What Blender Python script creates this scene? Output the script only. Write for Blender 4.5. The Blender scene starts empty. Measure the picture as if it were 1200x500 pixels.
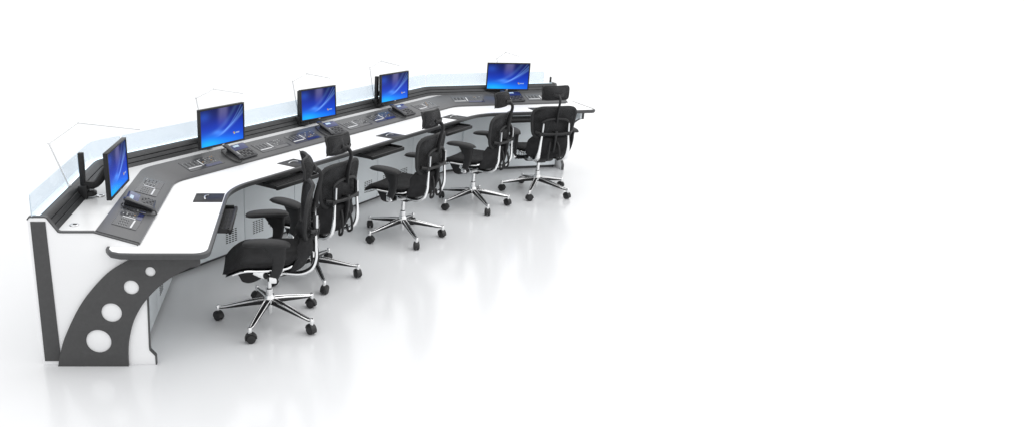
import bpy, bmesh, math, random
from mathutils import Vector, Matrix
random.seed(4)
R = math.radians
scene = bpy.context.scene
col = scene.collection
Q = (Vector, Matrix)

# ------------------------------------------------------------------ materials
def principled(name, color, rough=.5, metal=0., spec=.5, coat=0.):
    m = bpy.data.materials.new(name); m.use_nodes = True
    b = m.node_tree.nodes['Principled BSDF']
    b.inputs['Base Color'].default_value = (*color, 1)
    b.inputs['Roughness'].default_value = rough
    b.inputs['Metallic'].default_value = metal
    b.inputs['Specular IOR Level'].default_value = spec
    b.inputs['Coat Weight'].default_value = coat
    return m

def noisy(m, scale, amount, bump=0., rscale=None, rough=None, detail=4):
    """vary the base colour a little and add fine relief"""
    nt = m.node_tree; b = nt.nodes['Principled BSDF']
    tc = nt.nodes.new('ShaderNodeTexCoord')
    n = nt.nodes.new('ShaderNodeTexNoise'); n.inputs['Scale'].default_value = scale; n.inputs['Detail'].default_value = detail
    nt.links.new(tc.outputs['Object'], n.inputs['Vector'])
    c = b.inputs['Base Color'].default_value[:3]
    r = nt.nodes.new('ShaderNodeValToRGB')
    r.color_ramp.elements[0].position = .3; r.color_ramp.elements[1].position = .7
    r.color_ramp.elements[0].color = (*[x*(1-amount) for x in c], 1)
    r.color_ramp.elements[1].color = (*[min(1, x*(1+amount)) for x in c], 1)
    nt.links.new(n.outputs['Fac'], r.inputs['Fac']); nt.links.new(r.outputs['Color'], b.inputs['Base Color'])
    if rough:
        mr = nt.nodes.new('ShaderNodeMapRange'); mr.inputs['To Min'].default_value = rough[0]; mr.inputs['To Max'].default_value = rough[1]
        nt.links.new(n.outputs['Fac'], mr.inputs['Value']); nt.links.new(mr.outputs['Result'], b.inputs['Roughness'])
    if bump:
        n2 = nt.nodes.new('ShaderNodeTexNoise'); n2.inputs['Scale'].default_value = rscale or scale*6
        nt.links.new(tc.outputs['Object'], n2.inputs['Vector'])
        bp = nt.nodes.new('ShaderNodeBump'); bp.inputs['Strength'].default_value = bump; bp.inputs['Distance'].default_value = .002
        nt.links.new(n2.outputs['Fac'], bp.inputs['Height']); nt.links.new(bp.outputs['Normal'], b.inputs['Normal'])
    return m

M = {}
M['white_gloss'] = noisy(principled('white lacquer', (.85, .855, .865), .25), 3, .012, rough=(.2, .3))
M['worktop'] = noisy(principled('white laminate', (.88, .885, .89), .3), 5, .01, rough=(.25, .38))
M['shelf'] = noisy(principled('light grey laminate', (.66, .665, .67), .3), 4, .02, rough=(.25, .35))
M['cabinet'] = noisy(principled('pale grey lacquer', (.72, .765, .79), .35), 2.5, .02, rough=(.3, .42))
M['edge'] = noisy(principled('graphite edge band', (.055, .056, .058), .42), 30, .1)
M['deck'] = noisy(principled('graphite laminate', (.086, .087, .090), .32, 0, .35), 5, .03, rough=(.28, .36))
M['slat'] = noisy(principled('dark anodised rail', (.038, .039, .041), .38, .3), 20, .12)
M['arch'] = noisy(principled('dark grey powder coat', (.055, .055, .056), .5), 40, .06, .15)
M['groove'] = principled('deep groove', (.008, .008, .009), .6)
M['plastic'] = noisy(principled('black plastic', (.014, .014, .015), .45, 0, .35), 40, .15)
M['plastic_soft'] = noisy(principled('soft black rubber', (.023, .023, .024), .62, 0, .3), 40, .15)
M['caster'] = noisy(principled('black nylon', (.014, .014, .015), .5), 60, .2)
M['chrome'] = principled('polished aluminium', (.86, .865, .87), .09, 1.)
M['legmetal'] = principled('cast aluminium', (.9, .9, .905), .2, 1.)
M['satin'] = principled('satin silver', (.7, .71, .72), .28, 1.)
M['key'] = principled('light keys', (.36, .37, .37), .5)
M['dimkey'] = principled('dim keys', (.10, .10, .105), .4)
M['navy'] = principled('navy glossy plate', (.018, .024, .085), .12)  # plain glossy navy patch on the control insets
M['whitebar'] = principled('white label strip', (.62, .63, .64), .4)
M['amber'] = principled('amber keys', (.45, .27, .12), .5)
M['glossblack'] = principled('gloss black inset', (.012, .012, .013), .4, 0, .25)
M['inset'] = noisy(principled('smoked inset', (.060, .062, .068), .15, 0, .4), 6, .05)
M['keyboard'] = noisy(principled('keyboard black', (.02, .02, .021), .5), 50, .15)
M['lampmetal'] = principled('thin lamp aluminium', (.78, .79, .80), .5, .1)
M['phone'] = noisy(principled('phone body', (.028, .029, .033), .28), 30, .1)
M['phone_blue'] = principled('navy phone face', (.018, .028, .12), .2)
M['lcd'] = principled('phone display', (.42, .55, .66), .2)

def fabric(name, c, see):
    m = principled(name, c, .8, 0, .25)
    nt = m.node_tree; b = nt.nodes['Principled BSDF']; out = nt.nodes['Material Output']
    tc = nt.nodes.new('ShaderNodeTexCoord')
    n = nt.nodes.new('ShaderNodeTexNoise'); n.inputs['Scale'].default_value = 9; n.inputs['Detail'].default_value = 5
    nt.links.new(tc.outputs['Object'], n.inputs['Vector'])
    r = nt.nodes.new('ShaderNodeValToRGB')
    r.color_ramp.elements[0].position = .35; r.color_ramp.elements[1].position = .68
    r.color_ramp.elements[0].color = (*[x*.6 for x in c], 1); r.color_ramp.elements[1].color = (*[x*1.6 for x in c], 1)
    nt.links.new(n.outputs['Fac'], r.inputs['Fac']); nt.links.new(r.outputs['Color'], b.inputs['Base Color'])
    w1 = nt.nodes.new('ShaderNodeTexWave'); w1.bands_direction = 'Z'; w1.inputs['Scale'].default_value = 42
    w2 = nt.nodes.new('ShaderNodeTexWave'); w2.bands_direction = 'Y'; w2.inputs['Scale'].default_value = 42
    for w in (w1, w2): nt.links.new(tc.outputs['Object'], w.inputs['Vector'])
    mx = nt.nodes.new('ShaderNodeMath'); mx.operation = 'MULTIPLY'
    nt.links.new(w1.outputs['Fac'], mx.inputs[0]); nt.links.new(w2.outputs['Fac'], mx.inputs[1])
    bp = nt.nodes.new('ShaderNodeBump'); bp.inputs['Strength'].default_value = .5; bp.inputs['Distance'].default_value = .003
    nt.links.new(mx.outputs[0], bp.inputs['Height']); nt.links.new(bp.outputs['Normal'], b.inputs['Normal'])
    if see:
        tr = nt.nodes.new('ShaderNodeBsdfTransparent'); ms = nt.nodes.new('ShaderNodeMixShader')
        mul = nt.nodes.new('ShaderNodeMath'); mul.operation = 'MULTIPLY'; mul.inputs[1].default_value = see
        nt.links.new(mx.outputs[0], mul.inputs[0]); nt.links.new(mul.outputs[0], ms.inputs[0])
        nt.links.new(b.outputs[0], ms.inputs[1]); nt.links.new(tr.outputs[0], ms.inputs[2]); nt.links.new(ms.outputs[0], out.inputs['Surface'])
    return m
M['mesh'] = fabric('black mesh fabric', (.019, .019, .020), .4)
M['seatcloth'] = fabric('black woven seat', (.014, .014, .015), 0)

def glass_mat():
    m = bpy.data.materials.new('pale blue acrylic'); m.use_nodes = True; nt = m.node_tree; nt.nodes.clear()
    out = nt.nodes.new('ShaderNodeOutputMaterial')
    tr = nt.nodes.new('ShaderNodeBsdfTransparent'); tr.inputs['Color'].default_value = (.885, .93, .97, 1)
    df = nt.nodes.new('ShaderNodeBsdfTranslucent'); df.inputs['Color'].default_value = (.86, .93, .98, 1)
    d2 = nt.nodes.new('ShaderNodeBsdfDiffuse'); d2.inputs['Color'].default_value = (.80, .88, .95, 1)
    gl = nt.nodes.new('ShaderNodeBsdfGlossy'); gl.inputs['Roughness'].default_value = .03
    fr = nt.nodes.new('ShaderNodeMath'); fr.operation = 'MULTIPLY'; fr.inputs[1].default_value = .16
    lw = nt.nodes.new('ShaderNodeLayerWeight'); lw.inputs['Blend'].default_value = .25; nt.links.new(lw.outputs['Facing'], fr.inputs[0])
    m0 = nt.nodes.new('ShaderNodeMixShader'); m0.inputs[0].default_value = .5
    m1 = nt.nodes.new('ShaderNodeMixShader'); m1.inputs[0].default_value = .25
    m2 = nt.nodes.new('ShaderNodeMixShader')
    L = nt.links.new
    L(d2.outputs[0], m0.inputs[1]); L(d2.outputs[0], m0.inputs[2])
    L(tr.outputs[0], m1.inputs[1]); L(m0.outputs[0], m1.inputs[2])
    L(fr.outputs[0], m2.inputs[0]); L(m1.outputs[0], m2.inputs[1]); L(gl.outputs[0], m2.inputs[2])
    L(m2.outputs[0], out.inputs['Surface'])
    return m
M['glass'] = glass_mat()
cl_ = bpy.data.materials.new('clear acrylic'); cl_.use_nodes = True; cl_.node_tree.nodes.clear()
_o = cl_.node_tree.nodes.new('ShaderNodeOutputMaterial'); _t = cl_.node_tree.nodes.new('ShaderNodeBsdfTransparent'); _t.inputs['Color'].default_value = (.895, .94, .98, 1)
cl_.node_tree.links.new(_t.outputs[0], _o.inputs['Surface']); M['clear'] = cl_
M['glassedge'] = principled('acrylic edge', (.50, .60, .68), .2)
def emis(name, c, s):
    m = bpy.data.materials.new(name); m.use_nodes = True; nt = m.node_tree; nt.nodes.clear()
    out = nt.nodes.new('ShaderNodeOutputMaterial'); e = nt.nodes.new('ShaderNodeEmission')
    e.inputs['Color'].default_value = (*c, 1); e.inputs['Strength'].default_value = s
    nt.links.new(e.outputs[0], out.inputs['Surface']); return m
M['led'] = emis('cool light strip', (.72, .9, 1.), 2.2)
def screen_mat():
    m = bpy.data.materials.new('lit blue display'); m.use_nodes = True; nt = m.node_tree
    b = nt.nodes['Principled BSDF']
    a = nt.nodes.new('ShaderNodeVertexColor'); a.layer_name = 'picture'
    b.inputs['Base Color'].default_value = (.01, .01, .012, 1); b.inputs['Roughness'].default_value = .18
    b.inputs['Specular IOR Level'].default_value = .06
    nt.links.new(a.outputs['Color'], b.inputs['Emission Color']); b.inputs['Emission Strength'].default_value = 1.0
    return m
M['screen'] = screen_mat()

# ------------------------------------------------------------------ mesh helpers
class MB:
    def __init__(s): s.v = []; s.f = []; s.mi = []; s.m = []
    def slot(s, mat):
        if mat not in s.m: s.m.append(mat)
        return s.m.index(mat)
    def add(s, vs, fs, mat):
        o = len(s.v); k = s.slot(mat); s.v += [Vector(v) for v in vs]
        for f in fs: s.f.append([i+o for i in f]); s.mi.append(k)
    def box(s, c, size, mat, mat4=None, bev=0.):
        bm = bmesh.new(); bmesh.ops.create_cube(bm, size=1.)
        for v in bm.verts: v.co = Vector((v.co.x*size[0], v.co.y*size[1], v.co.z*size[2]))
        if bev: bmesh.ops.bevel(bm, geom=bm.edges[:], offset=bev, segments=2, affect='EDGES', profile=.5)
        T = mat4 if mat4 is not None else Matrix()
        s.add([T @ (v.co+Vector(c)) for v in bm.verts], [[v.index for v in f.verts] for f in bm.faces], mat); bm.free()
    def lathe(s, prof, mat, T=None, n=20):
        T = T or Matrix(); vs = []; fs = []
        for r, z in prof:
            for k in range(n):
                a = 2*math.pi*k/n; vs.append(T @ Vector((r*math.cos(a), r*math.sin(a), z)))
        for j in range(len(prof)-1):
            for k in range(n): fs.append([j*n+k, j*n+(k+1) % n, (j+1)*n+(k+1) % n, (j+1)*n+k])
        fs.append([k for k in range(n)][::-1]); fs.append([(len(prof)-1)*n+k for k in range(n)])
        s.add(vs, fs, mat)
    def sweep(s, pts, sizes, mat, up=(0, 0, 1), n=10, sub=0, p=2.6, T=None):
        pts = [Vector(q) for q in pts]
        if not isinstance(sizes, list): sizes = [sizes]*len(pts)
        sizes = [(q, q) if not isinstance(q, tuple) else q for q in sizes]
        if sub:
            P, S = [], []
            for i in range(len(pts)-1):
                a = pts[max(i-1, 0)]; b = pts[i]; c = pts[i+1]; d = pts[min(i+2, len(pts)-1)]
                for k in range(sub):
                    t = k/sub
                    P.append(.5*((2*b)+(c-a)*t+(2*a-5*b+4*c-d)*t*t+(3*b-a-3*c+d)*t**3))
                    S.append(tuple(sizes[i][j]*(1-t)+sizes[i+1][j]*t for j in (0, 1)))
            P.append(pts[-1]); S.append(sizes[-1]); pts, sizes = P, S
        up = Vector(up); vs = []; fs = []
        for i, q in enumerate(pts):
            t = (pts[min(i+1, len(pts)-1)]-pts[max(i-1, 0)]).normalized()
            side = t.cross(up)
            side = side.normalized() if side.length > 1e-4 else Vector((0, 1, 0))
            u2 = side.cross(t).normalized()
            for k in range(n):
                a = 2*math.pi*(k+.5)/n; ca, sa = math.cos(a), math.sin(a)
                x = math.copysign(abs(ca)**(2/p), ca)*sizes[i][0]; y = math.copysign(abs(sa)**(2/p), sa)*sizes[i][1]
                vs.append(q+side*x+u2*y)
        for i in range(len(pts)-1):
            for k in range(n): fs.append([i*n+k, i*n+(k+1) % n, (i+1)*n+(k+1) % n, (i+1)*n+k])
        fs.append([k for k in range(n)][::-1]); fs.append([(len(pts)-1)*n+k for k in range(n)])
        if T: vs = [T @ v for v in vs]
        s.add(vs, fs, mat)
    def slab(s, fn, nu, nv, t, mat, e=4):
        """closed cushion following the surface fn(u,v), u,v in 0..1"""
        A = [[Vector(fn(i/nu, j/nv)) for j in range(nv+1)] for i in range(nu+1)]
        top, bot = [], []
        for i in range(nu+1):
            for j in range(nv+1):
                du = A[min(i+1, nu)][j]-A[max(i-1, 0)][j]; dv = A[i][min(j+1, nv)]-A[i][max(j-1, 0)]
                nn = du.cross(dv)
                nn = nn.normalized() if nn.length > 1e-9 else Vector((0, 0, 1))
                a = abs(2*i/nu-1)**e; b = abs(2*j/nv-1)**e
                h = t*.5*max(0., (1-a))**.5*max(0., (1-b))**.5
                top.append(A[i][j]+nn*h); bot.append(A[i][j]-nn*h)
        N = len(top); w = nv+1; fs = []
        for i in range(nu):
            for j in range(nv):
                q = [i*w+j, (i+1)*w+j, (i+1)*w+j+1, i*w+j+1]
                fs.append(q); fs.append([x+N for x in q][::-1])
        s.add(top+bot, fs, mat)
    def rows(s, rows, mat, closed=False, caps=False):
        n = len(rows[0]); vs = [p for r in rows for p in r]; fs = []
        m = len(rows)
        for i in range(m if closed else m-1):
            j = (i+1) % m
            for k in range(n-1): fs.append([i*n+k, i*n+k+1, j*n+k+1, j*n+k])
        if caps: fs.append([i*n for i in range(m)]); fs.append([i*n+n-1 for i in range(m)][::-1])
        s.add(vs, fs, mat)
    def build(s, name, parent=None, smooth=35, merge=True, T=None):
        me = bpy.data.meshes.new(name); me.from_pydata([tuple((T @ v) if T else v) for v in s.v], [], s.f)
        for m in s.m: me.materials.append(m)
        me.polygons.foreach_set('material_index', s.mi)
        bm = bmesh.new(); bm.from_mesh(me)
        if merge: bmesh.ops.remove_doubles(bm, verts=bm.verts, dist=1e-5)
        bmesh.ops.recalc_face_normals(bm, faces=bm.faces); bm.to_mesh(me); bm.free()
        if smooth:
            me.polygons.foreach_set('use_smooth', [True]*len(me.polygons)); me.set_sharp_from_angle(angle=R(smooth))
        o = bpy.data.objects.new(name, me); col.objects.link(o)
        if parent: o.parent = parent
        return o

def thing(name, label, cat, loc=(0, 0, 0), rz=0., group=None):
    o = bpy.data.objects.new(name, None); col.objects.link(o); o.location = loc; o.rotation_euler = (0, 0, rz)
    o.empty_display_size = .1
    o['label'] = label; o['category'] = cat
    if group: o['group'] = group
    return o

def copy_tree(o, parent=None):
    c = o.copy(); col.objects.link(c); c.parent = parent
    for ch in list(o.children): copy_tree(ch, c)
    return c

def plate(mb, outlines, y0, y1, mat, T=None, bev=.0015):
    """flat plate from outlines (x, z) with holes, between the depths y0 and y1"""
    cu = bpy.data.curves.new('tmp', 'CURVE'); cu.dimensions = '2D'; cu.fill_mode = 'BOTH'
    cu.extrude = abs(y1-y0)/2-bev; cu.bevel_depth = bev; cu.bevel_resolution = 1; cu.offset = -bev
    for ol in outlines:
        sp = cu.splines.new('POLY'); sp.points.add(len(ol)-1); sp.use_cyclic_u = True
        for p, (x, z) in zip(sp.points, ol): p.co = (x, z, 0, 1)
    ob = bpy.data.objects.new('tmp', cu); me = bpy.data.meshes.new_from_object(ob)
    X = Matrix(((1, 0, 0, 0), (0, 0, 1, (y0+y1)/2), (0, 1, 0, 0), (0, 0, 0, 1)))
    if T: X = T @ X
    mb.add([X @ v.co for v in me.vertices], [list(p.vertices) for p in me.polygons], mat)
    bpy.data.objects.remove(ob); bpy.data.curves.remove(cu); bpy.data.meshes.remove(me)

def circle(cx, cz, r, n=40): return [(cx+r*math.cos(2*math.pi*k/n), cz+r*math.sin(2*math.pi*k/n)) for k in range(n)]
def smoothline(pts, sub=6):
    pts = [Vector(p) for p in pts]; o = []
    for i in range(len(pts)-1):
        a = pts[max(i-1, 0)]; b = pts[i]; c = pts[i+1]; d = pts[min(i+2, len(pts)-1)]
        for k in range(sub):
            t = k/sub; o.append(.5*((2*b)+(c-a)*t+(2*a-5*b+4*c-d)*t*t+(3*b-a-3*c+d)*t**3))
    return [tuple(p) for p in o+[pts[-1]]]

# ------------------------------------------------------------------ the plan of the console
# the front lip of the dark deck is a line of three straight runs; offsets are positive towards the back
V = [Vector((-.95, 4.32)), Vector((-.95, 5.633)), Vector((1.674, 8.724)), Vector((2.97, 8.938))]
D = [(V[i+1]-V[i]).normalized() for i in range(3)]
N = [Vector((-d.y, d.x)) for d in D]
def cross_pt(p, d, q, e):
    k = (q-p).x*e.y-(q-p).y*e.x; return p+d*(k/(d.x*e.y-d.y*e.x))
def path(off, z, e0=0., e1=0., c=.1, k=4):
    """polyline of the console at the three offsets; corners cut or rounded over the length c"""
    if not isinstance(off, (tuple, list)): off = (off,)*3
    zz = z
    P = [V[i]+N[i]*off[i] for i in range(3)]
    X1 = cross_pt(P[0], D[0], P[1], D[1]); X2 = cross_pt(P[1], D[1], P[2], D[2])
    pts = [P[0]-D[0]*e0]
    for X, a, b in ((X1, D[0], D[1]), (X2, D[1], D[2])):
        A = X-a*c; B = X+b*c
        for j in range(k+1):
            t = j/k; pts.append(A*(1-t)**2+X*2*t*(1-t)+B*t*t)
    pts.append(V[3]+N[2]*off[2]+D[2]*e1)
    return [Vector((p.x, p.y, zz)) for p in pts]
REF = [V[0], Vector((.168, 6.95)), V[3]]
def sta(seg, s, off, z):
    p = REF[seg]+D[seg]*s+N[seg]*off; return Vector((p.x, p.y, z))
def seg_mat(seg, s, off, z, extra=0.):
    """local x along the console (to the right for the operator), local y towards the back"""
    p = sta(seg, s, off, z); a = math.atan2(D[seg].y, D[seg].x)+extra
    return Matrix.Translation(p) @ Matrix.Rotation(a, 4, 'Z')

# camera numbers, found by matching the photograph (only used for the camera itself and for sizes noted above)
# ------------------------------------------------------------------ floor
fl = MB(); fl.add([(-60, -40, 0), (80, -40, 0), (80, 120, 0), (-60, 120, 0)], [[0, 1, 2, 3]], None)
fm = principled('polished white floor', (.68, .688, .70), .16, 0, .5)
fl.m = [fm]; floor = fl.build('floor', smooth=0); floor['kind'] = 'structure'
nt = fm.node_tree; fb = nt.nodes['Principled BSDF']
tc = nt.nodes.new('ShaderNodeTexCoord'); nz = nt.nodes.new('ShaderNodeTexNoise'); nz.inputs['Scale'].default_value = .7; nz.inputs['Detail'].default_value = 3
mr = nt.nodes.new('ShaderNodeMapRange'); mr.inputs['To Min'].default_value = .13; mr.inputs['To Max'].default_value = .20
nt.links.new(tc.outputs['Object'], nz.inputs['Vector']); nt.links.new(nz.outputs['Fac'], mr.inputs['Value']); nt.links.new(mr.outputs['Result'], fb.inputs['Roughness'])

# ------------------------------------------------------------------ console
con = thing('control_console', 'long angled white and graphite control room desk with a glass-topped rail behind it', 'desk', (0, 0, 0))
SB = (.47, .33, .26)                                   # foot of the slat rail
ST = tuple(x+.065 for x in SB)
BK = (.63, .50, .43)

# cabinets under the desk
cb = MB()
fr, bk = .06, tuple(b-.02 for b in BK)
cb.rows([path(fr, .035, -.03, -.03), path(fr, .735, -.03, -.03), path(.02, .74, -.03, -.03), path(.02, .765, -.03, -.03),
         path(.24, .83, -.03, -.03), path(bk, .83, -.03, -.03), path(bk, .035, -.03, -.03)], M['cabinet'], closed=True, caps=True)
cab = cb.build('cabinet', con)
pl = MB(); pl.rows([path(.09, .0, -.03, -.03), path(.09, .037, -.03, -.03), path(tuple(b-.05 for b in BK), .037, -.03, -.03), path(tuple(b-.05 for b in BK), 0, -.03, -.03)], M['edge'], closed=True, caps=True)
pl.build('plinth', con)
def door(seg, s0, s1, vents=True):
    m = MB(); w = s1-s0; T = seg_mat(seg, (s0+s1)/2, fr-.009, 0)
    m.box((0, 0, .385), (w-.006, .016, .69), M['cabinet'], T, .003)
    for gx in ((-w*.25, w*.25) if vents else ()):
        for r_ in range(7):
            for c_ in range(4):
                m.box((gx+(c_-1.5)*.034, -.0085, .13+r_*.017), (.022, .003, .007), M['groove'], T)
    m.build('door', cab)
for a, b in ((.03, .63), (.63, 1.22)): door(0, a, b, a > .5)
for i in range(6): door(1, -1.60+i*.634, -1.60+(i+1)*.634)
for a, b in ((-1.18, -.62), (-.62, -.05)): door(2, a, b)

# worktop with its graphite edge band
def wt(o, z, g): return path((-.42+o, -.41+o, -.42+o), z, .15-g, .15-g, .2, 8)
def front_loop(g, zt):
    """outline of the worktop: front run, rounded ends, back run"""
    f = [Vector((p.x, p.y)) for p in path((-.42+g, -.405+g, -.42+g), 0, 0, 0, .22, 8)]
    b = [Vector((p.x, p.y)) for p in path(.03, 0, 0, 0, .1, 4)]
    out = []
    # near end: in front of the end panel
    xl = V[0].x; y0 = V[0].y-.15+g
    a0 = Vector((xl+.42-g, y0)); r = .075
    start = [Vector((-1.14+g, 4.315)), Vector((-1.135+g, 4.26)), Vector((-1.10+g*.6, 4.205+g*.6)), Vector((-1.04, y0+.004)), Vector((-.97, y0))]
    for k in range(7):
        t = k/6*math.pi/2; start.append(a0+Vector((-r+r*math.sin(t), r-r*math.cos(t))))
    far = V[3]+D[2]*(.15-g)
    e = far-N[2]*(.42-g)
    end = []
    for k in range(7):
        t = k/6*math.pi/2; rr = .05
        end.append(e+D[2]*(-rr+rr*math.sin(t))+N[2]*(rr-rr*math.cos(t)))
    endb = [V[3]+D[2]*(.15-g)+N[2]*(.10), V[3]+D[2]*(.10-g)+N[2]*.16, V[3]+D[2]*(.034)+N[2]*.17, V[3]+D[2]*(.034)+N[2]*.02]
    start2 = [Vector((-.99, 4.315))]
    loop = start+f[1:-1]+end+endb+b[::-1][1:-1]+[Vector((-.98, 4.40)), Vector((-.98, 4.3155))]
    return loop
from mathutils.geometry import tessellate_polygon
def cap(mb, loop, z, mat):
    vs = [Vector((p.x, p.y, z)) for p in loop]
    mb.add(vs, [list(t) for t in tessellate_polygon([vs])], mat)
top = MB(); L0 = front_loop(.014, 0); L1 = front_loop(0, 0)
cap(top, L0, .762, M['worktop'])
top.rows([[Vector((p.x, p.y, .762)) for p in L0+L0[:1]], [Vector((p.x, p.y, .745)) for p in L0+L0[:1]]], M['worktop'])
cap(top, L0, .745, M['worktop'])
wtop = top.build('worktop', con)
tr = MB()
Lc = front_loop(.03, 0); Lb = front_loop(.006, 0); Ld = front_loop(.045, 0)
nn_ = len([0 for _ in L0])-5-2-9      # the band runs round the near end, the front and the far end
def ring(l, z): return [Vector((p.x, p.y, z)) for p in l]
n_band = 12+ (len(path(.0, 0, 0, 0, .22, 8))-2) + 7 + 3
tr.rows([ring(front_loop(.018, 0)[:n_band], .7635), ring(Lb[:n_band], .7632), ring(L1[:n_band], .758), ring(L1[:n_band], .742), ring(Lb[:n_band], .728), ring(Ld[:n_band], .722), ring(Ld[:n_band], .7445)], M['edge'], closed=True, caps=True)
tr.build('edge_band', wtop)

# dark deck
dk = MB()
dk.rows([path(.004, .763), path(.0, .765), path(0, .777), path(.004, .780), path(.25, .853), path(.25, .835), path(.01, .763)], M['deck'], closed=True, caps=True)
deck = dk.build('control_deck', con)
# shelf, slat rail, ledge
sh = MB(); sh.rows([path(.252, .836), path(.252, .8505), path(tuple(s+.005 for s in SB), .8505, c=.06), path(tuple(s+.005 for s in SB), .836, c=.06)], M['shelf'], closed=True, caps=True)
sh.build('rear_shelf', con)
sl = MB(); prof = []
def slp(t, d): return (tuple(s+.065*t+d*.8 for s in SB), .851+.089*t)
seq = [(0, 0), (.27, 0), (.28, .012), (.33, .012), (.34, 0), (.60, 0), (.61, .012), (.66, .012), (.67, 0), (.96, 0), (1, .004)]
rows = [path(slp(t, d)[0], slp(t, d)[1], c=.07) for t, d in seq]
rows += [path(tuple(s+.095 for s in SB), .94, c=.07), path(tuple(s+.095 for s in SB), .852, c=.07)]
sl.rows(rows, M['slat'], closed=True, caps=True)
slat = sl.build('slat_rail', con)
# thin silver line along the foot of the rail
lg = MB(); lg.rows([path(tuple(s+.097 for s in SB), .80, c=.07), path(tuple(s+.097 for s in SB), .932, c=.07), path(BK, .932, c=.07), path(BK, .04, c=.07), path(tuple(b-.018 for b in BK), .04, c=.07), path(tuple(b-.018 for b in BK), .80, c=.07)], M['white_gloss'], closed=True, caps=True)
lg.build('rear_casing', con)
ls = MB(); ls.rows([path(tuple(s+.104 for s in SB), .934, -.01, -.01, c=.07), path(tuple(s+.104 for s in SB), .940, -.01, -.01, c=.07), path(tuple(s+.116 for s in SB), .940, -.01, -.01, c=.07), path(tuple(s+.116 for s in SB), .934, -.01, -.01, c=.07)], M['led'], closed=True, caps=True)
ls.build('light_strip', con)
# glass screens on the ledge
GO = tuple(s+.128 for s in SB)
gp = path(GO, 0, .03, 0, c=.07, k=2); G = [Vector((p.x, p.y)) for p in gp]
def glen(P): return [0]+[sum((P[j+1]-P[j]).length for j in range(i+1)) for i in range(len(P)-1)]
gl_s = glen(G)
def gpt(s):
    for i in range(len(G)-1):
        if s <= gl_s[i+1] or i == len(G)-2:
            t = (s-gl_s[i])/(gl_s[i+1]-gl_s[i]); d = (G[i+1]-G[i]).normalized()
            return G[i]+(G[i+1]-G[i])*t, Vector((-d.y, d.x))
def glass(s0, s1, ztop=1.072):
    m = MB(); zb = .934; r = .022; n = 30; ss = [s0+(s1-s0)*k/n for k in range(n+1)]
    ss = sorted(set(ss+[s0+r*.3, s0+r*.6, s0+r, s1-r, s1-r*.6, s1-r*.3]+[x for x in gl_s if s0 < x < s1]))
    bot, topp, bot2, top2 = [], [], [], []
    for s in ss:
        q, nn = gpt(s); h = 0
        d = min(s-s0, s1-s)
        if d < r: h = r-math.sqrt(max(0, r*r-(r-d)**2))
        for lst, z, o in ((bot, zb, 0), (topp, ztop-h, 0), (bot2, zb, .006), (top2, ztop-h, .006)):
            lst.append(Vector((q.x+nn.x*o, q.y+nn.y*o, z)))
    m.rows([bot, topp], M['glass']); m.rows([bot2, top2], M['clear'])
    m.rows([topp, top2], M['glassedge']); m.add([bot[0], topp[0], top2[0], bot2[0]], [[0, 1, 2, 3]], M['glassedge'])
    m.add([bot[-1], topp[-1], top2[-1], bot2[-1]], [[0, 1, 2, 3]], M['glassedge'])
    m.build('glass_screen', con, smooth=0, merge=False)
Lg = gl_s[-1]
X1s = gl_s[2]; X2s = gl_s[5]
cuts = [0.0, X1s-.33, X1s+.27, X1s+1.43, X1s+2.75, X2s+.02, Lg-.10]
for a, b in zip(cuts[:-1], cuts[1:]): glass(a+.006, b-.006)
# small black end clip of the rail
ec = MB(); q, nn = gpt(Lg-.02); ec.box((q.x, q.y, .97), (.018, .03, .075), M['plastic'], None, .006); ec.build('rail_end_clip', con)

# grommets on the shelf
for (x, y) in ((-1.35, 4.42), (-1.34, 5.01)):
    g = MB(); g.lathe([(.0, .851), (.026, .851), (.028, .853), (.026, .856), (.016, .8565), (.0, .8565)], M['satin'], Matrix.Translation((x, y, 0)))
    g.box((x+.004, y, .857), (.022, .016, .002), M['groove']); g.build('cable_grommet', con)

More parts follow.
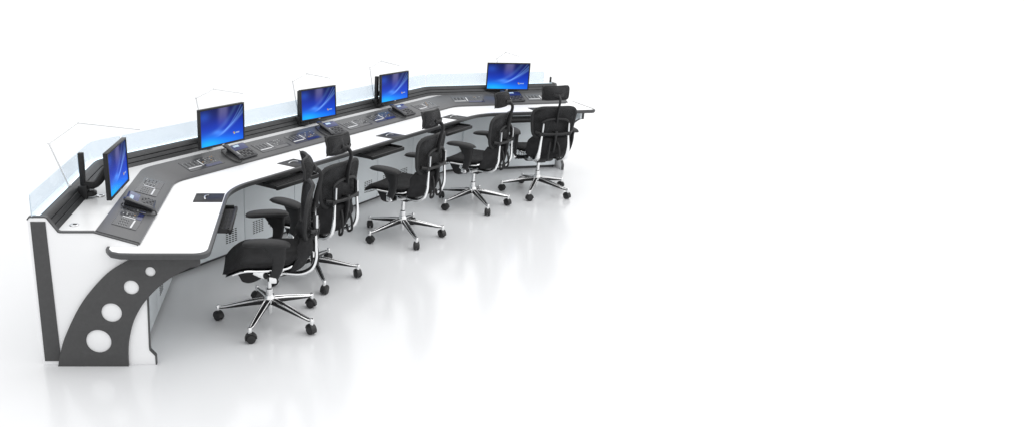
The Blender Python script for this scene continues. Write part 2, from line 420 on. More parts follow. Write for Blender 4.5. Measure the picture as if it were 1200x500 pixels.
# end panels
def end_panel(T, o_back, o_slat):
    """local x = -offset (towards the operator), y = outward is negative, z up"""
    m = MB()
    xb, xs = -o_back, -o_slat
    ol = [(xb, 0), (xb, .925), (xb+.012, .94), (xs-.072, .94), (xs-.058, .936), (xs-.047, .92), (xs-.0, .852), (xs+.012, .848),
          (-.262, .848), (-.25, .846), (-.17, .822), (-.012, .775), (-.005, .771), (-.002, .727), (.022, .727), (.03, .46), (.022, .12), (.024, .098), (.052, .066), (.056, .058), (.056, 0)]
    plate(m, [ol], -.022, 0, M['white_gloss'], T)
    # inset faces: the panel carries a graphite edge band round its rim
    P = m.build('end_panel', con, smooth=30)
    e = MB()
    t = .007
    def band(pts):
        for i, (a, b) in enumerate(zip(pts[:-1], pts[1:])):
            a = Vector(a); b = Vector(b); d = (b-a).normalized(); nn = Vector((d.y, -d.x))*-1
            a2 = a-d*.002; b2 = b+d*.002
            vs = []
            for yy in (-.0245-i*.00002, .003+i*.00002):
                for q in (a2-nn*t*.6, b2-nn*t*.6, b2+nn*.003, a2+nn*.003): vs.append(T @ Vector((q.x, yy, q.y)))
            e.add(vs, [[0, 1, 2, 3], [7, 6, 5, 4], [0, 4, 5, 1], [1, 5, 6, 2], [2, 6, 7, 3], [3, 7, 4, 0]], M['edge'])
    band(ol[1:13]); band(ol[14:])
    e.build('edge_band', P, smooth=0, merge=False)
    s = MB(); plate(s, [[(xb+.014, .026), (xb+.018, .913), (xs-.066, .913), (xs-.058, .026)]], -.028, -.0225, M['arch'], T, .001)
    s.build('side_strip', P)
    a = MB(); o = .95
    left = smoothline([(-1.484, 0), (-1.462, .09), (-1.416, .215), (-1.305, .418), (-1.154, .592), (-1.023, .678), (-.94, .710), (-.86, .7265)])
    right = smoothline([(-.66, .640), (-.76, .585), (-.85, .515), (-.912, .451), (-.962, .385), (-1.013, .285), (-1.045, .17), (-1.056, .08), (-1.058, 0)])
    arch = [(x+o, z) for x, z in left]+[(-.60+o, .7265), (-.60+o, .65)]+[(x+o, z) for x, z in right]
    holes = [(-.891, .614, .030), (-1.008, .515, .045), (-1.135, .354, .061), (-1.226, .167, .076)]
    plate(a, [arch]+[circle(x+o, z, r)[::-1] for x, z, r in holes], -.046, -.0255, M['arch'], T, .0015)
    a.build('arched_plate', P)
    for x, z, r in holes:
        d = MB(); plate(d, [circle(x+o, z, r-.0005)], -.038, -.0225, M['white_gloss'], T, .0005); d.build('round_inlay', P)
    k = MB()
    br = [(.02, .7265)]+[(-.60+o-.006, .7265), (-.60+o-.006, .655)]+[(x+o-.004, z+.006) for x, z in right[:20]]+[(.02, .50)]
    plate(k, [br], -.0235, -.002, M['cabinet'], T, .001)
    k.build('bracket', P)
    return P
Tl = Matrix(((1, 0, 0, -.95), (0, 1, 0, 4.32), (0, 0, 1, 0), (0, 0, 0, 1)))
end_panel(Tl, .63, .46)
# far end: local x towards the operator = -N3, outward = +D3
nx, dx = -N[2], -D[2]
Tr = Matrix(((nx.x, dx.x, 0, V[3].x), (nx.y, dx.y, 0, V[3].y), (0, 0, 1, 0), (0, 0, 0, 1)))
end_panel(Tr, .43, .26)

# ------------------------------------------------------------------ stations along the desk
# (run, distance along it) of the middle of the keyboard tray
ST5 = [(0, .72), (1, -.89), (1, .34), (1, 1.60), (2, -.62)]
slope = math.atan2(.073, .246)
def deck_T(seg, s, off=.125, extra=0.):
    return seg_mat(seg, s, off, .780+(off-.004)*.2967) @ Matrix.Rotation(slope, 4, 'X')
def inset(seg, s, mirror=1, w=.30, navy=True):
    """smoked control panel let into the sloping deck"""
    T = deck_T(seg, s); m = MB()
    m.box((0, 0, .0012), (w, .15, .004), M['inset'], T, .001)
    x0 = -w/2
    def bx(x, y, sx, sy, mat, h=.003): m.box((x*mirror, y, .0032+h/2), (sx, sy, h), M[mat], T)
    # lines of small keys, a cross bar, a block of switches
    for r_ in range(4):
        for c_ in range(10): bx(x0+.016+c_*.0135, .040-r_*.015, .0085, .0045, ('key', 'dimkey', 'plastic')[(r_*3+c_*2) % 3], .002)
    bx(x0+.078, -.038, .135, .010, 'whitebar')
    bx(x0+.166, .004, .010, .080, 'whitebar')
    rnd = random.Random(int(s*100)+7)
    for r_ in range(4):
        for c_ in range(7):
            k = rnd.random()
            if k < .80: bx(x0+.192+c_*.0225+rnd.uniform(-.003, .003), .050-r_*.023, .013 if k < .3 else .007, .007, 'key' if k < .28 else ('amber' if k < .34 else 'dimkey'), .003)
    bx(x0+w*.5+.075, -.054, w*.5-.02, .034, 'navy' if navy else 'dimkey', .0012)
    if not navy: pass
    m.build('control_inset', deck, smooth=0, merge=False)
ins = {0: [-.26, .42], 1: [-.41, .39], 2: [-.39, .39], 3: [-.35, .46], 4: [-.52, .36]}
STC = [(0, .60), (1, -.93), (1, .27), (1, 1.45), (2, -.60)]     # middle of the phones
for i, (sg, s) in enumerate(STC):
    for k_, d in enumerate(ins[i]): inset(sg, s+d, 1, .36, k_ == 0)

def cable_port(seg, s, off):
    m = MB(); T = seg_mat(seg, s, off, .7625)
    m.box((0, 0, .0015), (.20, .20, .004), M['glossblack'], T, .001)
    p = m.build('cable_flap', con)
    h = MB(); h.sweep([(-.05, .02, .004), (-.02, .028, .010), (.02, .028, .010), (.055, .01, .004)], (.005, .003), M['satin'], sub=3, T=T)
    h.build('handle', p)
for seg, s, off in ((0, .935, -.295), (1, -.717, -.29), (1, .637, -.30), (1, 1.80, -.30), (2, -.45, -.30)): cable_port(seg, s, off)

def tray(seg, s):
    T = seg_mat(seg, s, -.485, .672); m = MB()
    m.box((0, .15, 0), (.50, .30, .008), M['plastic'], T, .002)
    m.box((0, .008, .006), (.50, .022, .032), M['plastic'], T, .006)
    for sx in (-.245, .245): m.box((sx, .16, .014), (.012, .28, .03), M['plastic'], T, .003)
    m.build('keyboard_tray', con)
    kb = thing('keyboard', '', 'keyboard', tuple(sta(seg, s-.02, -.415, .6765)), math.atan2(D[seg].y, D[seg].x), 'black keyboards on the pull-out trays')
    k = MB(); k.box((0, 0, .008), (.42, .135, .014), M['keyboard'], None, .004); k.build('keyboard_body', kb)
    q = MB()
    for r_ in range(5):
        for c_ in range(14):
            q.box((-.19+c_*.0275+(r_ % 2)*.004, -.046+r_*.023, .0175), (.022, .018, .006), M['plastic_soft'], None)
    for c_ in range(3): q.box((.15+c_*.02, .062, .0155), (.008, .004, .002), M['whitebar'])
    q.build('keys', kb, smooth=0, merge=False)
    return kb
kbl = ['black keyboard on the tray at the near left end of the desk',
       'black keyboard on the tray behind the headrest of the nearest chair',
       'black keyboard on the tray left of the middle chair',
       'black keyboard on the tray just behind the headrest of the middle chair',
       'black keyboard on the tray at the far right run of the desk']
for (sg, s), lb in zip(ST5, kbl): tray(sg, s)['label'] = lb

# ------------------------------------------------------------------ monitors
def sstep(a, b, x):
    t = max(0, min(1, (x-a)/(b-a))); return t*t*(3-2*t)
def pic(u, v):
    """blue picture on the displays: u to the right, v up"""
    c = Vector((.004, .022, .34)) * (1-.72*sstep(.45, 1, v)) + Vector((.0, .05, .40))*(1-sstep(.0, .8, v))
    g = math.exp(-((u-.12)**2/.10+(v-.02)**2/.045)); c += Vector((.0, .38, .68))*g*.9
    g = math.exp(-((u-.55)**2/.22+(v-.0)**2/.03)); c += Vector((.0, .16, .38))*g
    for cu, w, am in ((.52, .006, .16), (.60, .003, .12), (.46, .003, .07)):       # pale rays from the top
        g = math.exp(-(u-cu-.06*(v-1))**2/w)*sstep(.35, 1, v); c += Vector((.55, .50, .85))*g*am
    for k, (a, b, w, am, pw) in enumerate(((.34, 1.02, .00014, .30, 1.7), (.28, 1.10, .0006, .14, 1.9), (.42, .96, .00009, .26, 1.6), (.36, 1.20, .0002, .14, 1.5), (.10, .85, .0012, .10, 2.2))):
        t = (u-a)/(b-a)                                                            # curved streaks rising to the right
        if -.25 < t < 1.4:
            y = .22+.74*max(0, t)**pw+k*.02; g = math.exp(-(v-y)**2/(w*(1.5+5*max(0, t))))*sstep(-.1, .4, t)*(1-.25*t)
            c += Vector((.30, .62, 1.))*g*am
    g = math.exp(-((u-.40)**2/.012+(v-.33)**2/.004)); c += Vector((.10, .35, .75))*g*.45
    g = math.exp(-((u-.08)**2+(v-.82)**2)/.02); c += Vector((.02, .10, .55))*g*.5
    return c
W_, H_ = .475, .308
def make_monitor():
    root = thing('monitor', '', 'monitor', (0, 0, 0), 0, 'flat monitors in a row above the desk')
    b = MB(); b.box((0, .012, 0), (W_, .024, H_), M['plastic'], None, .004)
    b.box((0, .030, -.01), (W_*.55, .02, H_*.5), M['plastic'], None, .01)
    bz = b.build('casing', root)
    f = .0125
    e = MB()
    for c, s in (((0, -.003, H_/2-f/2), (W_, .008, f)), ((0, -.003, -H_/2+f*.65), (W_, .008, f*1.3)), ((-W_/2+f/2, -.0032, 0), (f, .0078, H_-f*2.2)), ((W_/2-f/2, -.0032, 0), (f, .0078, H_-f*2.2))):
        e.box(c, s, M['plastic'], None, .0015)
    bez = e.build('bezel', root)
    lg = MB(); lg.box((0, -.0078, -H_/2+f*.65), (.022, .001, .006), M['satin']); lg.build('maker_badge', bez)
    nu, nv = 96, 60; w = W_-2*f; h = H_-f*2.3; z0 = -H_/2+f*1.3
    vs = [(-w/2+w*i/nu, -.001, z0+h*j/nv) for i in range(nu+1) for j in range(nv+1)]
    fs = [[i*(nv+1)+j, (i+1)*(nv+1)+j, (i+1)*(nv+1)+j+1, i*(nv+1)+j+1] for i in range(nu) for j in range(nv)]
    me = bpy.data.meshes.new('screen'); me.from_pydata(vs, [], fs); me.materials.append(M['screen'])
    ca = me.color_attributes.new('picture', 'FLOAT_COLOR', 'POINT')
    for i in range(nu+1):
        for j in range(nv+1):
            u, v = i/nu, j/nv; c = pic(u, v)
            du, dv = (u-.775)*1.6, v-.225                                       # little four-coloured flag and a line of text
            if abs(du) < .030 and abs(dv) < .032:
                c = Vector([(.75, .12, .03), (.15, .5, .05), (.05, .25, .8), (.85, .6, .05)][(du > 0)+2*(dv < 0)])
            if .82 < u < .90 and abs(dv) < .010 and (i % 3): c = Vector((.5, .65, .85))
            ca.data[i*(nv+1)+j].color = (*[max(0, min(1.2, x)) for x in c], 1)
    so = bpy.data.objects.new('screen', me); col.objects.link(so); so.parent = root
    return root
# place: (x, y, z, facing turn), pole position, pole top
def mon_arm(root, mw, pole, ptop, zarm, seg):
    """a pole clamped to the slat rail and an arm to the back of the monitor (built in the monitor's own space)"""
    inv = mw.inverted()
    p = Vector((pole.x, pole.y)); a = math.atan2(D[seg].y, D[seg].x)
    T = inv @ Matrix.Translation((p.x, p.y, 0)) @ Matrix.Rotation(a, 4, 'Z')
    m = MB(); m.box((0, 0, (.87+ptop)/2), (.034, .034, ptop-.87), M['plastic'], T, .004)
    m.box((0, .0, .90), (.075, .06, .085), M['plastic'], T, .008)
    m.lathe([(.0, .868), (.045, .868), (.048, .874), (.048, .892), (.03, .90), (.0, .90)], M['plastic'], T @ Matrix.Translation((.02, -.03, 0)))
    m.build('pole', root)
    back = mw @ Vector((0, .05, 0)); s0 = Vector((p.x, p.y, zarm))
    mid = (s0*.55+back*.45)+Vector((0, 0, -.0)); 
    g = MB(); pts = [inv @ s0, inv @ Vector((mid.x, mid.y, zarm-.005)), inv @ Vector((back.x*.9+s0.x*.1, back.y*.9+s0.y*.1, back.z)), inv @ back]
    g.sweep(pts, [(.022, .028), (.02, .026), (.018, .03), (.03, .04)], M['plastic'], sub=5)
    g.box((0, .052, 0), (.10, .012, .10), M['plastic'], None, .003)
    g.build('arm', root)
MON = [((-1.214, 5.023, 1.037), 87.9, 0.6, 0, Vector((-1.43, 4.955)), 1.155, .945, .99),
       ((-.634, 6.079, 1.097), 48.9, -.3, 1, sta(1, -1.10, .37, 0), 1.10, 1.02, 1.0),
       ((.137, 7.354, 1.045), 42.6, 3, 1, Vector((-.038, 7.262)), 1.177, 1.03, .952),
       ((.946, 8.258, 1.054), 45.4, 2, 1, Vector((.752, 8.197)), 1.175, 1.0, .965),
       ((2.316, 9.042, 1.049), -5.9, -1.5, 2, Vector((2.30, 9.17)), 1.06, 1.02, 1.0)]
mlab = ['blue-lit monitor at the near left end of the desk, turned almost edge-on',
        'blue-lit monitor second from the left, above the left part of the long run',
        'middle blue-lit monitor of the five, its left edge against a black pole',
        'blue-lit monitor fourth from the left, with a bare black pole standing just left of it',
        'blue-lit monitor at the far right end, facing straight out between the last two chairs']
mon0 = make_monitor()
for i, (loc, yaw, tilt, seg, pole, ptop, zarm, sc) in enumerate(MON):
    o = mon0 if i == 0 else copy_tree(mon_plain)
    if i == 0:
        mon_plain = copy_tree(mon0)
    o.location = loc; o.rotation_euler = (-R(tilt), 0, R(yaw)); o.scale = (sc,)*3; o['label'] = mlab[i]
    mw = Matrix.Translation(loc) @ o.rotation_euler.to_matrix().to_4x4() @ Matrix.Scale(sc, 4)
    mon_arm(o, mw, pole, ptop, zarm, seg)
def kill(o):
    for c in list(o.children): kill(c)
    bpy.data.objects.remove(o)
kill(mon_plain)

# ------------------------------------------------------------------ phones
def make_phone():
    root = thing('desk_phone', '', 'phone', (0, 0, 0), 0, 'black desk phones on the sloping deck')
    b = MB()
    # wedge body, higher at the back
    prof = [(-.105, .004), (-.105, .022), (-.098, .028), (.02, .045), (.085, .062), (.10, .055), (.10, .004)]
    vs = []
    for x, ins_ in ((-.06, .004), (-.055, 0), (.105, 0), (.11, .004)):
        vs += [Vector((x, y*(1-ins_*8), z)) for y, z in prof]
    n = len(prof); fs = []
    for r_ in range(3):
        for k in range(n): fs.append([r_*n+k, r_*n+(k+1) % n, (r_+1)*n+(k+1) % n, (r_+1)*n+k])
    fs += [list(range(n)), [3*n+k for k in range(n)][::-1]]
    b.add(vs, fs, M['phone']); b.build('phone_body', root)
    a1 = math.atan2(.017, .118); T = Matrix.Translation((.025, -.04, .0375)) @ Matrix.Rotation(a1, 4, 'X')
    k = MB()
    for r_ in range(5):
        for c_ in range(5): k.box((-.045+c_*.026, -.048+r_*.019, .003), (.017, .011, .005), M['dimkey'] if (c_+r_) % 3 else M['plastic_soft'], T, .001)
    k.box((-.068, .0, .0025), (.009, .075, .004), M['whitebar'], T, .001)
    k.build('keypad', root)
    f = MB(); T2 = Matrix.Translation((.025, .052, .0545)) @ Matrix.Rotation(math.atan2(.017, .065), 4, 'X')
    f.box((0, -.004, .001), (.155, .076, .004), M['phone_blue'], T2, .001); fp = f.build('face_plate', root)
    d = MB(); d.box((-.02, .012, .004), (.06, .026, .003), M['lcd'], T2); d.build('display', fp)
    h = MB()
    h.sweep([(-.085, -.115, .040), (-.085, -.09, .052), (-.085, -.04, .060), (-.085, .03, .070), (-.085, .08, .080), (-.085, .105, .074)],
            [(.022, .012), (.026, .018), (.017, .011), (.017, .011), (.026, .018), (.022, .012)], M['phone'], sub=4, n=12)
    h.build('handset', root)
    c = MB(); pts = [(-.085, -.118, .034), (-.105, -.135, .012), (-.135, -.10, .008), (-.14, -.02, .008), (-.125, .06, .008), (-.10, .11, .010), (-.07, .105, .02)]
    c.sweep(pts, .0045, M['plastic_soft'], sub=6, n=8); c.build('cord', root)
    return root
ph0 = make_phone()
phl = ['black desk phone lying beside the edge-on monitor at the near left end',
       'black desk phone with navy face in front of the second monitor from the left',
       'black desk phone below the middle monitor, beside the headrest of the second chair',
       'black desk phone below the fourth monitor from the left, on the sloping deck',
       'navy-faced desk phone below the far right monitor, behind the fourth chair']
for i, (sg, s) in enumerate(STC):
    o = ph0 if i == 0 else copy_tree(ph0)
    T = deck_T(sg, s, .12) @ Matrix.Translation((0, 0, .003)) @ Matrix.Rotation(R((4, 2, -3, 0, 3)[i]), 4, 'Z')
    o.matrix_basis = T @ Matrix.Diagonal((1.08, .92, .64, 1)); o['label'] = phl[i]

# ------------------------------------------------------------------ thin lamps behind the rail
def lamp(pts, label):
    o = thing('task_lamp', label, 'lamp', tuple(pts[0]), 0, 'thin folding lamps behind the monitors')
    b = Vector(pts[0]); P_ = [Vector(p)-b for p in pts]
    for a, c, nm, r in ((0, 1, 'lower_arm', .0045), (1, 2, 'upper_arm', .0045), (2, 3, 'lamp_head', .006)):
        m = MB(); m.sweep([P_[a], P_[c]], (r*1.3, r*.8) if nm == 'lamp_head' else r, M['lampmetal'], n=8)
        if a: m.lathe([(.0, -.006), (.0075, -.006), (.0075, .006), (.0, .006)], M['lampmetal'], Matrix.Translation(P_[a]) @ Matrix.Rotation(R(90), 4, 'X'), 12)
        else: m.lathe([(0, -.005), (.018, -.005), (.018, .012), (.008, .02), (.0, .02)], M['lampmetal'], Matrix.Translation(P_[0]), 12)
        m.build(nm, o)
def lamp_on(seg, s, off, js, label):
    b = sta(seg, s, off, .934); lamp([b]+[sta(seg, s+ds, off+do, z) for ds, do, z in js], label)
J = [(-.055, .02, 1.248), (.145, .02, 1.298), (.49, .02, 1.218)]
lamp_on(0, .62, .57, [(-.16, .05, 1.255), (.26, -.02, 1.30), (.40, -.40, 1.225)], 'thin folding lamp at the near left end of the rail, beside the bare black pole')
lamp_on(1, -1.00, .46, J, 'thin folding lamp rising above the second monitor from the left')
lamp_on(1, .20, .46, J, 'thin folding lamp rising above the middle monitor')
lamp_on(1, 1.42, .46, J, 'thin folding lamp rising above the fourth monitor from the left')
lamp_on(2, -.64, .385, [(-.055, .02, 1.227), (.045, .02, 1.298), (.21, .02, 1.251)], 'thin folding lamp rising above the far right monitor')

# ------------------------------------------------------------------ chairs (x forward, y to the sitter's left)
def make_chair():
    root = thing('office_chair', '', 'office chair', (0, 0, 0), 0, 'black mesh office chairs drawn up to the desk')
    base = bpy.data.objects
    h = MB()
    h.lathe([(0, .055), (.012, .055), (.016, .062), (.018, .13), (.032, .135), (.037, .15), (.036, .172), (.030, .186), (.030, .192), (0, .192)], M['chrome'], n=28)
    b = h.build('star_base', root)
    for k in range(5):
        a = 2*math.pi*k/5; T = Matrix.Rotation(a, 4, 'Z'); m = MB()
        m.sweep([(.02, 0, .143), (.12, 0, .129), (.22, 0, .111), (.31, 0, .095), (.340, 0, .092)], [(.0165, .022), (.0150, .019), (.0130, .014), (.0105, .009), (.009, .007)], M['plastic'], sub=4, T=T)
        for sy in (-1, 1):
            m.sweep([(.02, sy*.0175, .163), (.12, sy*.0160, .146), (.22, sy*.0138, .124), (.31, sy*.0105, .103), (.35, sy*.005, .099)], [(.0046, .0055), (.0044, .0055), (.0042, .005), (.0045, .005), (.006, .006)], M['legmetal'], sub=4, n=8, T=T)
        m.lathe([(0, .068), (.0125, .068), (.0135, .08), (.0135, .104), (.010, .110), (0, .111)], M['chrome'], T @ Matrix.Translation((.352, 0, 0)), 16)
        m.build('leg', b)
        c = MB(); ya = random.uniform(-1.4, 1.4); TC = T @ Matrix.Translation((.352, 0, 0)) @ Matrix.Rotation(ya, 4, 'Z')
        for sy in (-1, 1):
            W = TC @ Matrix.Translation((-.006, sy*.0155, .031)) @ Matrix.Rotation(R(90), 4, 'X')
            c.lathe([(0, -.0105), (.022, -.0105), (.029, -.007), (.0308, -.002), (.0308, .002), (.029, .007), (.022, .0105), (0, .0105)], M['caster'], W, 22)
        # hood over the two wheels
        hood = []
        for j in range(9):
            t = R(-15+j*24); hood.append((-.006+.035*math.cos(t), 0, .031+.036*math.sin(t)))
        c.sweep(hood, (.006, .022), M['caster'], up=(0, 1, 0), n=10, T=TC)
        c.lathe([(0, .03), (.011, .03), (.012, .072), (0, .072)], M['caster'], TC, 12)
        c.build('caster', b)
    g = MB(); g.lathe([(0, .19), (.024, .19), (.024, .235), (.015, .24), (.015, .36), (0, .36)], M['chrome'], n=24); g.build('gas_lift', root)
    # mechanism under the seat
    m = MB()
    ol = smoothline([(-.14, .43), (-.16, .39), (-.11, .355), (-.02, .345), (.04, .34), (.085, .318), (.13, .305), (.175, .315), (.195, .35), (.215, .38), (.235, .42)], 4)
    plate(m, [ol], -.085, .085, M['plastic'], None, .012)
    m.box((-.02, 0, .345), (.09, .10, .03), M['plastic'], None, .008)
    mech = m.build('tilt_mechanism', root)
    for sy in (-1, 1):
        q = MB()
        q.sweep([(.10, sy*.115, .40), (.03, sy*.118, .378), (-.03, sy*.118, .380), (-.10, sy*.112, .40)], [(.006, .018), (.008, .028), (.008, .026), (.006, .018)], M['chrome'], sub=4)
        q.lathe([(0, -.02), (.018, -.02), (.02, 0), (.018, .022), (0, .022)], M['plastic'], Matrix.Translation((.02, sy*.126, .380)) @ Matrix.Rotation(R(90), 4, 'X'), 18)
        q.build('side_link', mech)
    lv = MB(); lv.sweep([(.05, -.09, .36), (.05, -.17, .352), (.06, -.22, .345)], [(.005, .005), (.005, .005), (.016, .006)], M['plastic'], sub=3); lv.build('lever', mech)
    # seat
    def seat(u, v):
        x = -.20+.50*u; w = .255*(1-abs(2*u-1)**5*.30)*(.93+.07*math.sin(math.pi*u))
        y = (2*v-1)*w; z = .494-.018*math.sin(math.pi*u*.9)+.016*abs(2*v-1)**2.5
        z -= .100*max(0, (u-.66)/.34)**1.7; z += .018*max(0, (.2-u)/.2)**2
        return (x, y, z)
    s = MB(); s.slab(seat, 30, 26, .052, M['seatcloth'], 5); st = s.build('seat', root, smooth=80)
    s = MB()
    def pan(u, v):
        p = seat(.06+.90*u, .05+.90*v); return (p[0], p[1], p[2]-.030)
    s.slab(pan, 20, 16, .028, M['plastic']); st2 = s.build('seat_shell', root, smooth=80)
    for sy in (-1, 1):
        r = MB(); pts = []
        for k in range(9):
            u = .06+.80*k/8; p = seat(u, .5+sy*.485); pts.append((p[0], p[1], p[2]-.034))
        r.sweep(pts, (.006, .007), M['chrome'], sub=2, n=8); r.build('seat_rail', st2)
    # backrest: upper mesh panel
    def lean(z): return -.275-.075*(z-.62)+.012*math.sin((z-.62)*9)
    def upper(u, v):
        z = .625+.318*v; w = .228*(1-.16*(1-v)**2)*(1-abs(2*v-1)**7*.16)
        y = (2*u-1)*w; x = lean(z)+.040*(2*u-1)**2+.004
        return (x, y, z)
    b_ = MB(); b_.slab(upper, 26, 24, .016, M['mesh'], 8); up = b_.build('backrest', root, smooth=80)
    fr_ = MB(); ring_ = []
    for k in range(49):
        t = 2*math.pi*k/48; cu = math.copysign(abs(math.cos(t))**.32, math.cos(t)); cv = math.copysign(abs(math.sin(t))**.32, math.sin(t))
        ring_.append(upper(.5+.5*cu, .5+.5*cv))
    fr_.sweep(ring_, (.014, .013), M['plastic_soft'], up=(1, 0, 0), n=8); fr_.build('back_frame', up)
    def lower(u, v):
        z = .425+.225*v; w = (.205+.030*math.sin(math.pi*v))*(1-abs(2*v-1)**5*.12)
        y = (2*u-1)*w; x = -.258-.022*v+.085*(2*u-1)**2+.040*(1-v)**3-.007*math.cos(4*math.pi*v)
        return (x, y, z)
    b_ = MB(); b_.slab(lower, 26, 20, .050, M['seatcloth'], 5); b_.build('lumbar_pad', root, smooth=80)
    # aluminium uprights sweeping from under the seat up behind the back
    for sy in (-1, 1):
        u_ = MB()
        u_.sweep([(-.03, sy*.095, .398), (-.12, sy*.115, .392), (-.21, sy*.135, .398), (-.275, sy*.147, .435), (-.303, sy*.150, .50), (-.306, sy*.146, .58), (-.304, sy*.138, .665)],
                 [(.012, .014), (.013, .018), (.014, .021), (.014, .022), (.012, .019), (.010, .013), (.008, .009)], M['chrome'], sub=6, n=12, up=(0, 1, 0))
        o = u_.build('upright', root)
        t_ = MB(); t_.sweep([(-.310, sy*.136, .705), (-.310, sy*.134, .75), (-.310, sy*.132, .79)], [(.009, .008), (.009, .009), (.008, .007)], M['satin'], sub=3, up=(0, 1, 0)); t_.build('height_slide', o)
        k_ = MB(); k_.box((-.295, sy*.140, .680), (.032, .050, .044), M['plastic'], None, .010); k_.build('joint', o)
    # black yoke across the back with a Y down to the lumbar pad
    y_ = MB()
    y_.sweep([(-.262, -.19, .70), (-.292, -.14, .688), (-.305, -.06, .682), (-.308, 0, .684), (-.305, .06, .682), (-.292, .14, .688), (-.262, .19, .70)], [(.014, .012), (.022, .015), (.018, .013), (.030, .018), (.018, .013), (.022, .015), (.014, .012)], M['plastic'], sub=5)
    y_.sweep([(-.305, 0, .71), (-.312, 0, .66), (-.308, 0, .58), (-.288, 0, .50)], [(.020, .03), (.014, .024), (.012, .018), (.012, .022)], M['plastic'], sub=5, up=(1, 0, 0))
    y_.sweep([(-.290, -.135, .80), (-.298, -.09, .825), (-.300, 0, .832), (-.298, .09, .825), (-.290, .135, .80)], (.009, .010), M['plastic'], sub=5)
    for sy in (-1, 1):
        y_.sweep([(-.292, sy*.136, .70), (-.292, sy*.136, .76), (-.290, sy*.135, .80)], (.010, .012), M['plastic'], sub=3, up=(0, 1, 0))
    y_.build('yoke', root)
    for sy in (-1, 1):
        l_ = MB(); l_.sweep([(-.290, sy*.035, .60), (-.312, sy*.050, .55), (-.322, sy*.060, .47), (-.315, sy*.062, .43), (-.290, sy*.055, .42), (-.285, sy*.045, .47)], .009, M['plastic_soft'], sub=6, n=8); l_.build('back_loop', root)
    # headrest
    def head(u, v):
        z = -.062+.124*v; w = .143*(1-.05*(1-v))*(1-.05*math.sin(math.pi*v))*(1-abs(2*v-1)**8*.05); y = (2*u-1)*w
        x = .054*(2*u-1)**2+.022*(2*v-1)**2
        return (x, y, z+.010*(2*u-1)**2*(2*v-1))
    TH = Matrix.Translation((-.285, 0, 1.082)) @ Matrix.Rotation(R(6), 4, 'Y')
    hb = MB(); hb.slab(head, 24, 16, .024, M['mesh'], 7); hd = hb.build('headrest', root, smooth=80, T=TH)
    hf = MB(); rr = []
    for k in range(41):
        t = 2*math.pi*k/40; cu = math.copysign(abs(math.cos(t))**.38, math.cos(t)); cv = math.copysign(abs(math.sin(t))**.38, math.sin(t)); rr.append(head(.5+.5*cu, .5+.5*cv))
    hf.sweep(rr, (.009, .009), M['plastic_soft'], up=(1, 0, 0), n=8); hf.build('headrest_frame', hd, T=TH)
    sm = MB()
    sm.sweep([(-.306, 0, .80), (-.314, 0, .88), (-.330, 0, .95), (-.342, 0, 1.0), (-.335, 0, 1.035), (-.298, 0, 1.060)], [(.022, .008), (.018, .008), (.015, .008), (.014, .009), (.014, .010), (.02, .014)], M['plastic'], sub=5, up=(0, 1, 0))
    sm.sweep([(-.298, -.05, 1.07), (-.312, 0, 1.055), (-.298, .05, 1.07)], (.009, .014), M['plastic'], sub=4)
    sm.build('headrest_stem', root)
    # arms
    for sy in (-1, 1):
        Y = sy*.298; TA = Matrix.Translation((.012, Y, .668)) @ Matrix.Rotation(-sy*R(6), 4, 'Z')
        def pad(u, v):
            x = -.15+.30*u; w = .049*(1-abs(2*u-1)**3.5*.45)*(1+.12*math.sin(math.pi*u)); return (x, (2*v-1)*w, -.010*(2*u-1)**2-.006*(2*v-1)**2)
        a = MB(); a.slab(pad, 22, 12, .038, M['plastic_soft'], 5); ap = a.build('armrest', root, smooth=80, T=TA)
        a = MB()
        a.sweep([(-.045, Y, .652), (-.052, Y, .615), (-.065, Y, .56), (-.055, Y*.985, .49), (-.03, Y*.95, .425), (-.015, Y*.86, .395), (-.01, Y*.55, .385)],
                [(.080, .022), (.060, .019), (.042, .016), (.034, .014), (.028, .013), (.026, .012), (.022, .010)], M['plastic'], sub=5, up=(0, 1, 0), n=14)
        a.build('arm_support', ap)
        a = MB(); a.box((-.026, Y*.955, .415), (.05, .030, .045), M['chrome'], None, .008); a.build('arm_bracket', ap)
    return root, b
ch0, base0 = make_chair()
CH = [((-.231, 4.917), 182, 3.13, 'nearest black mesh office chair, side-on with its headrest seen edge-on, at the left'),
      ((.066, 5.698), 142, -1.33, 'second nearest black mesh office chair, half hidden behind the nearest one'),
      ((.869, 6.622), 143, 2.43, 'middle black mesh office chair of the row, all five legs of its base in view'),
      ((1.672, 7.546), 143, 2.43, 'fourth black mesh office chair from the left, turned towards the long run of the desk'),
      ((2.431, 7.986), 99, 2.99, 'farthest black mesh office chair at the right, its back squarely to the viewer')]
ch_plain = copy_tree(ch0)
for i, ((x, y), yaw, th, lb) in enumerate(CH):
    o = ch0 if i == 0 else copy_tree(ch_plain)
    o.location = (x, y, 0); o.rotation_euler = (0, 0, R(yaw)); o['label'] = lb
    for c in o.children:
        if c.name.startswith('star_base'): c.rotation_euler = (0, 0, th-R(yaw))
kill(ch_plain)

# ------------------------------------------------------------------ camera
cam = bpy.data.cameras.new('camera'); co = bpy.data.objects.new('camera', cam); col.objects.link(co)
co.location = (0, 0, 2.354); co.rotation_euler = (R(90-18.02), 0, 0)
cam.sensor_width = 36; cam.lens = 930*36/1200; cam.clip_end = 500
cam.shift_x = (600-356)/1200; cam.shift_y = (251-250)/1200
scene.camera = co

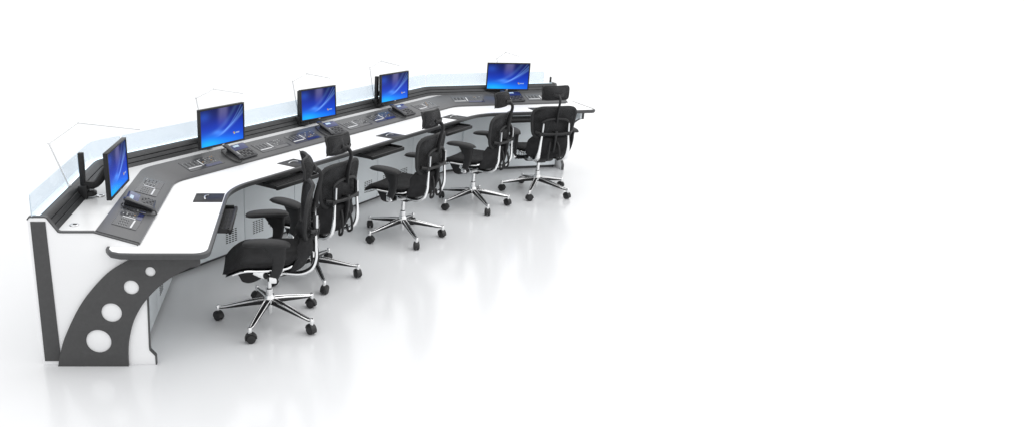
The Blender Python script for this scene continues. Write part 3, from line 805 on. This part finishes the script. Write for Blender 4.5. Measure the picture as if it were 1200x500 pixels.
# ------------------------------------------------------------------ light
w = bpy.data.worlds.new('World'); scene.world = w; w.use_nodes = True; nt = w.node_tree
bg = nt.nodes['Background']; tc = nt.nodes.new('ShaderNodeTexCoord'); sx = nt.nodes.new('ShaderNodeSeparateXYZ')
nt.links.new(tc.outputs['Generated'], sx.inputs[0])
def ramp(src, stops):
    r = nt.nodes.new('ShaderNodeValToRGB'); r.color_ramp.interpolation = 'EASE'
    e = r.color_ramp.elements
    while len(e) < len(stops): e.new(.5)
    for q, (p, c) in zip(e, stops): q.position = p; q.color = (c, c, c, 1)
    nt.links.new(src, r.inputs[0]); return r
mz = nt.nodes.new('ShaderNodeMapRange'); mz.inputs[1].default_value = -1; mz.inputs[2].default_value = 1; nt.links.new(sx.outputs['Y'], mz.inputs[0])
ry = ramp(mz.outputs[0], [(0, .70), (.45, .85), (1, 1.)])
rz = ramp(sx.outputs['Z'], [(0, 1.), (.35, .85), (1, 1.)])
mu = nt.nodes.new('ShaderNodeMixRGB'); mu.blend_type = 'MULTIPLY'; mu.inputs[0].default_value = 1
nt.links.new(ry.outputs[0], mu.inputs[1]); nt.links.new(rz.outputs[0], mu.inputs[2]); nt.links.new(mu.outputs[0], bg.inputs['Color'])
bg.inputs['Strength'].default_value = 1.55
def area(name, loc, target, size, power, color=(1, 1, 1)):
    l = bpy.data.lights.new(name, 'AREA'); l.shape = 'RECTANGLE'; l.size, l.size_y = size; l.energy = power; l.color = color
    o = bpy.data.objects.new(name, l); col.objects.link(o); o.location = loc
    o.rotation_euler = (Vector(target)-Vector(loc)).to_track_quat('-Z', 'Y').to_euler(); return o
area('softbox_above', (1.5, 6.5, 6.5), (1.0, 7., 0), (5, 4), 70)
area('added_fill_right', (5.6, 4.6, 4.6), (4.6, 5.2, 0), (6, 5), 150)  # added light out of view, whitens the floor in the right foreground
area('added_fill_front_left', (-2.2, 1.8, 4.2), (-1.4, 3.2, 0), (4, 2.5), 30)  # second added light, out of frame, lifts the near left floor
vs = scene.view_settings
vs.view_transform = 'Standard'; vs.look = 'None'; vs.exposure = 0; vs.gamma = 1
scene.cycles.max_bounces = 8; scene.cycles.transparent_max_bounces = 16
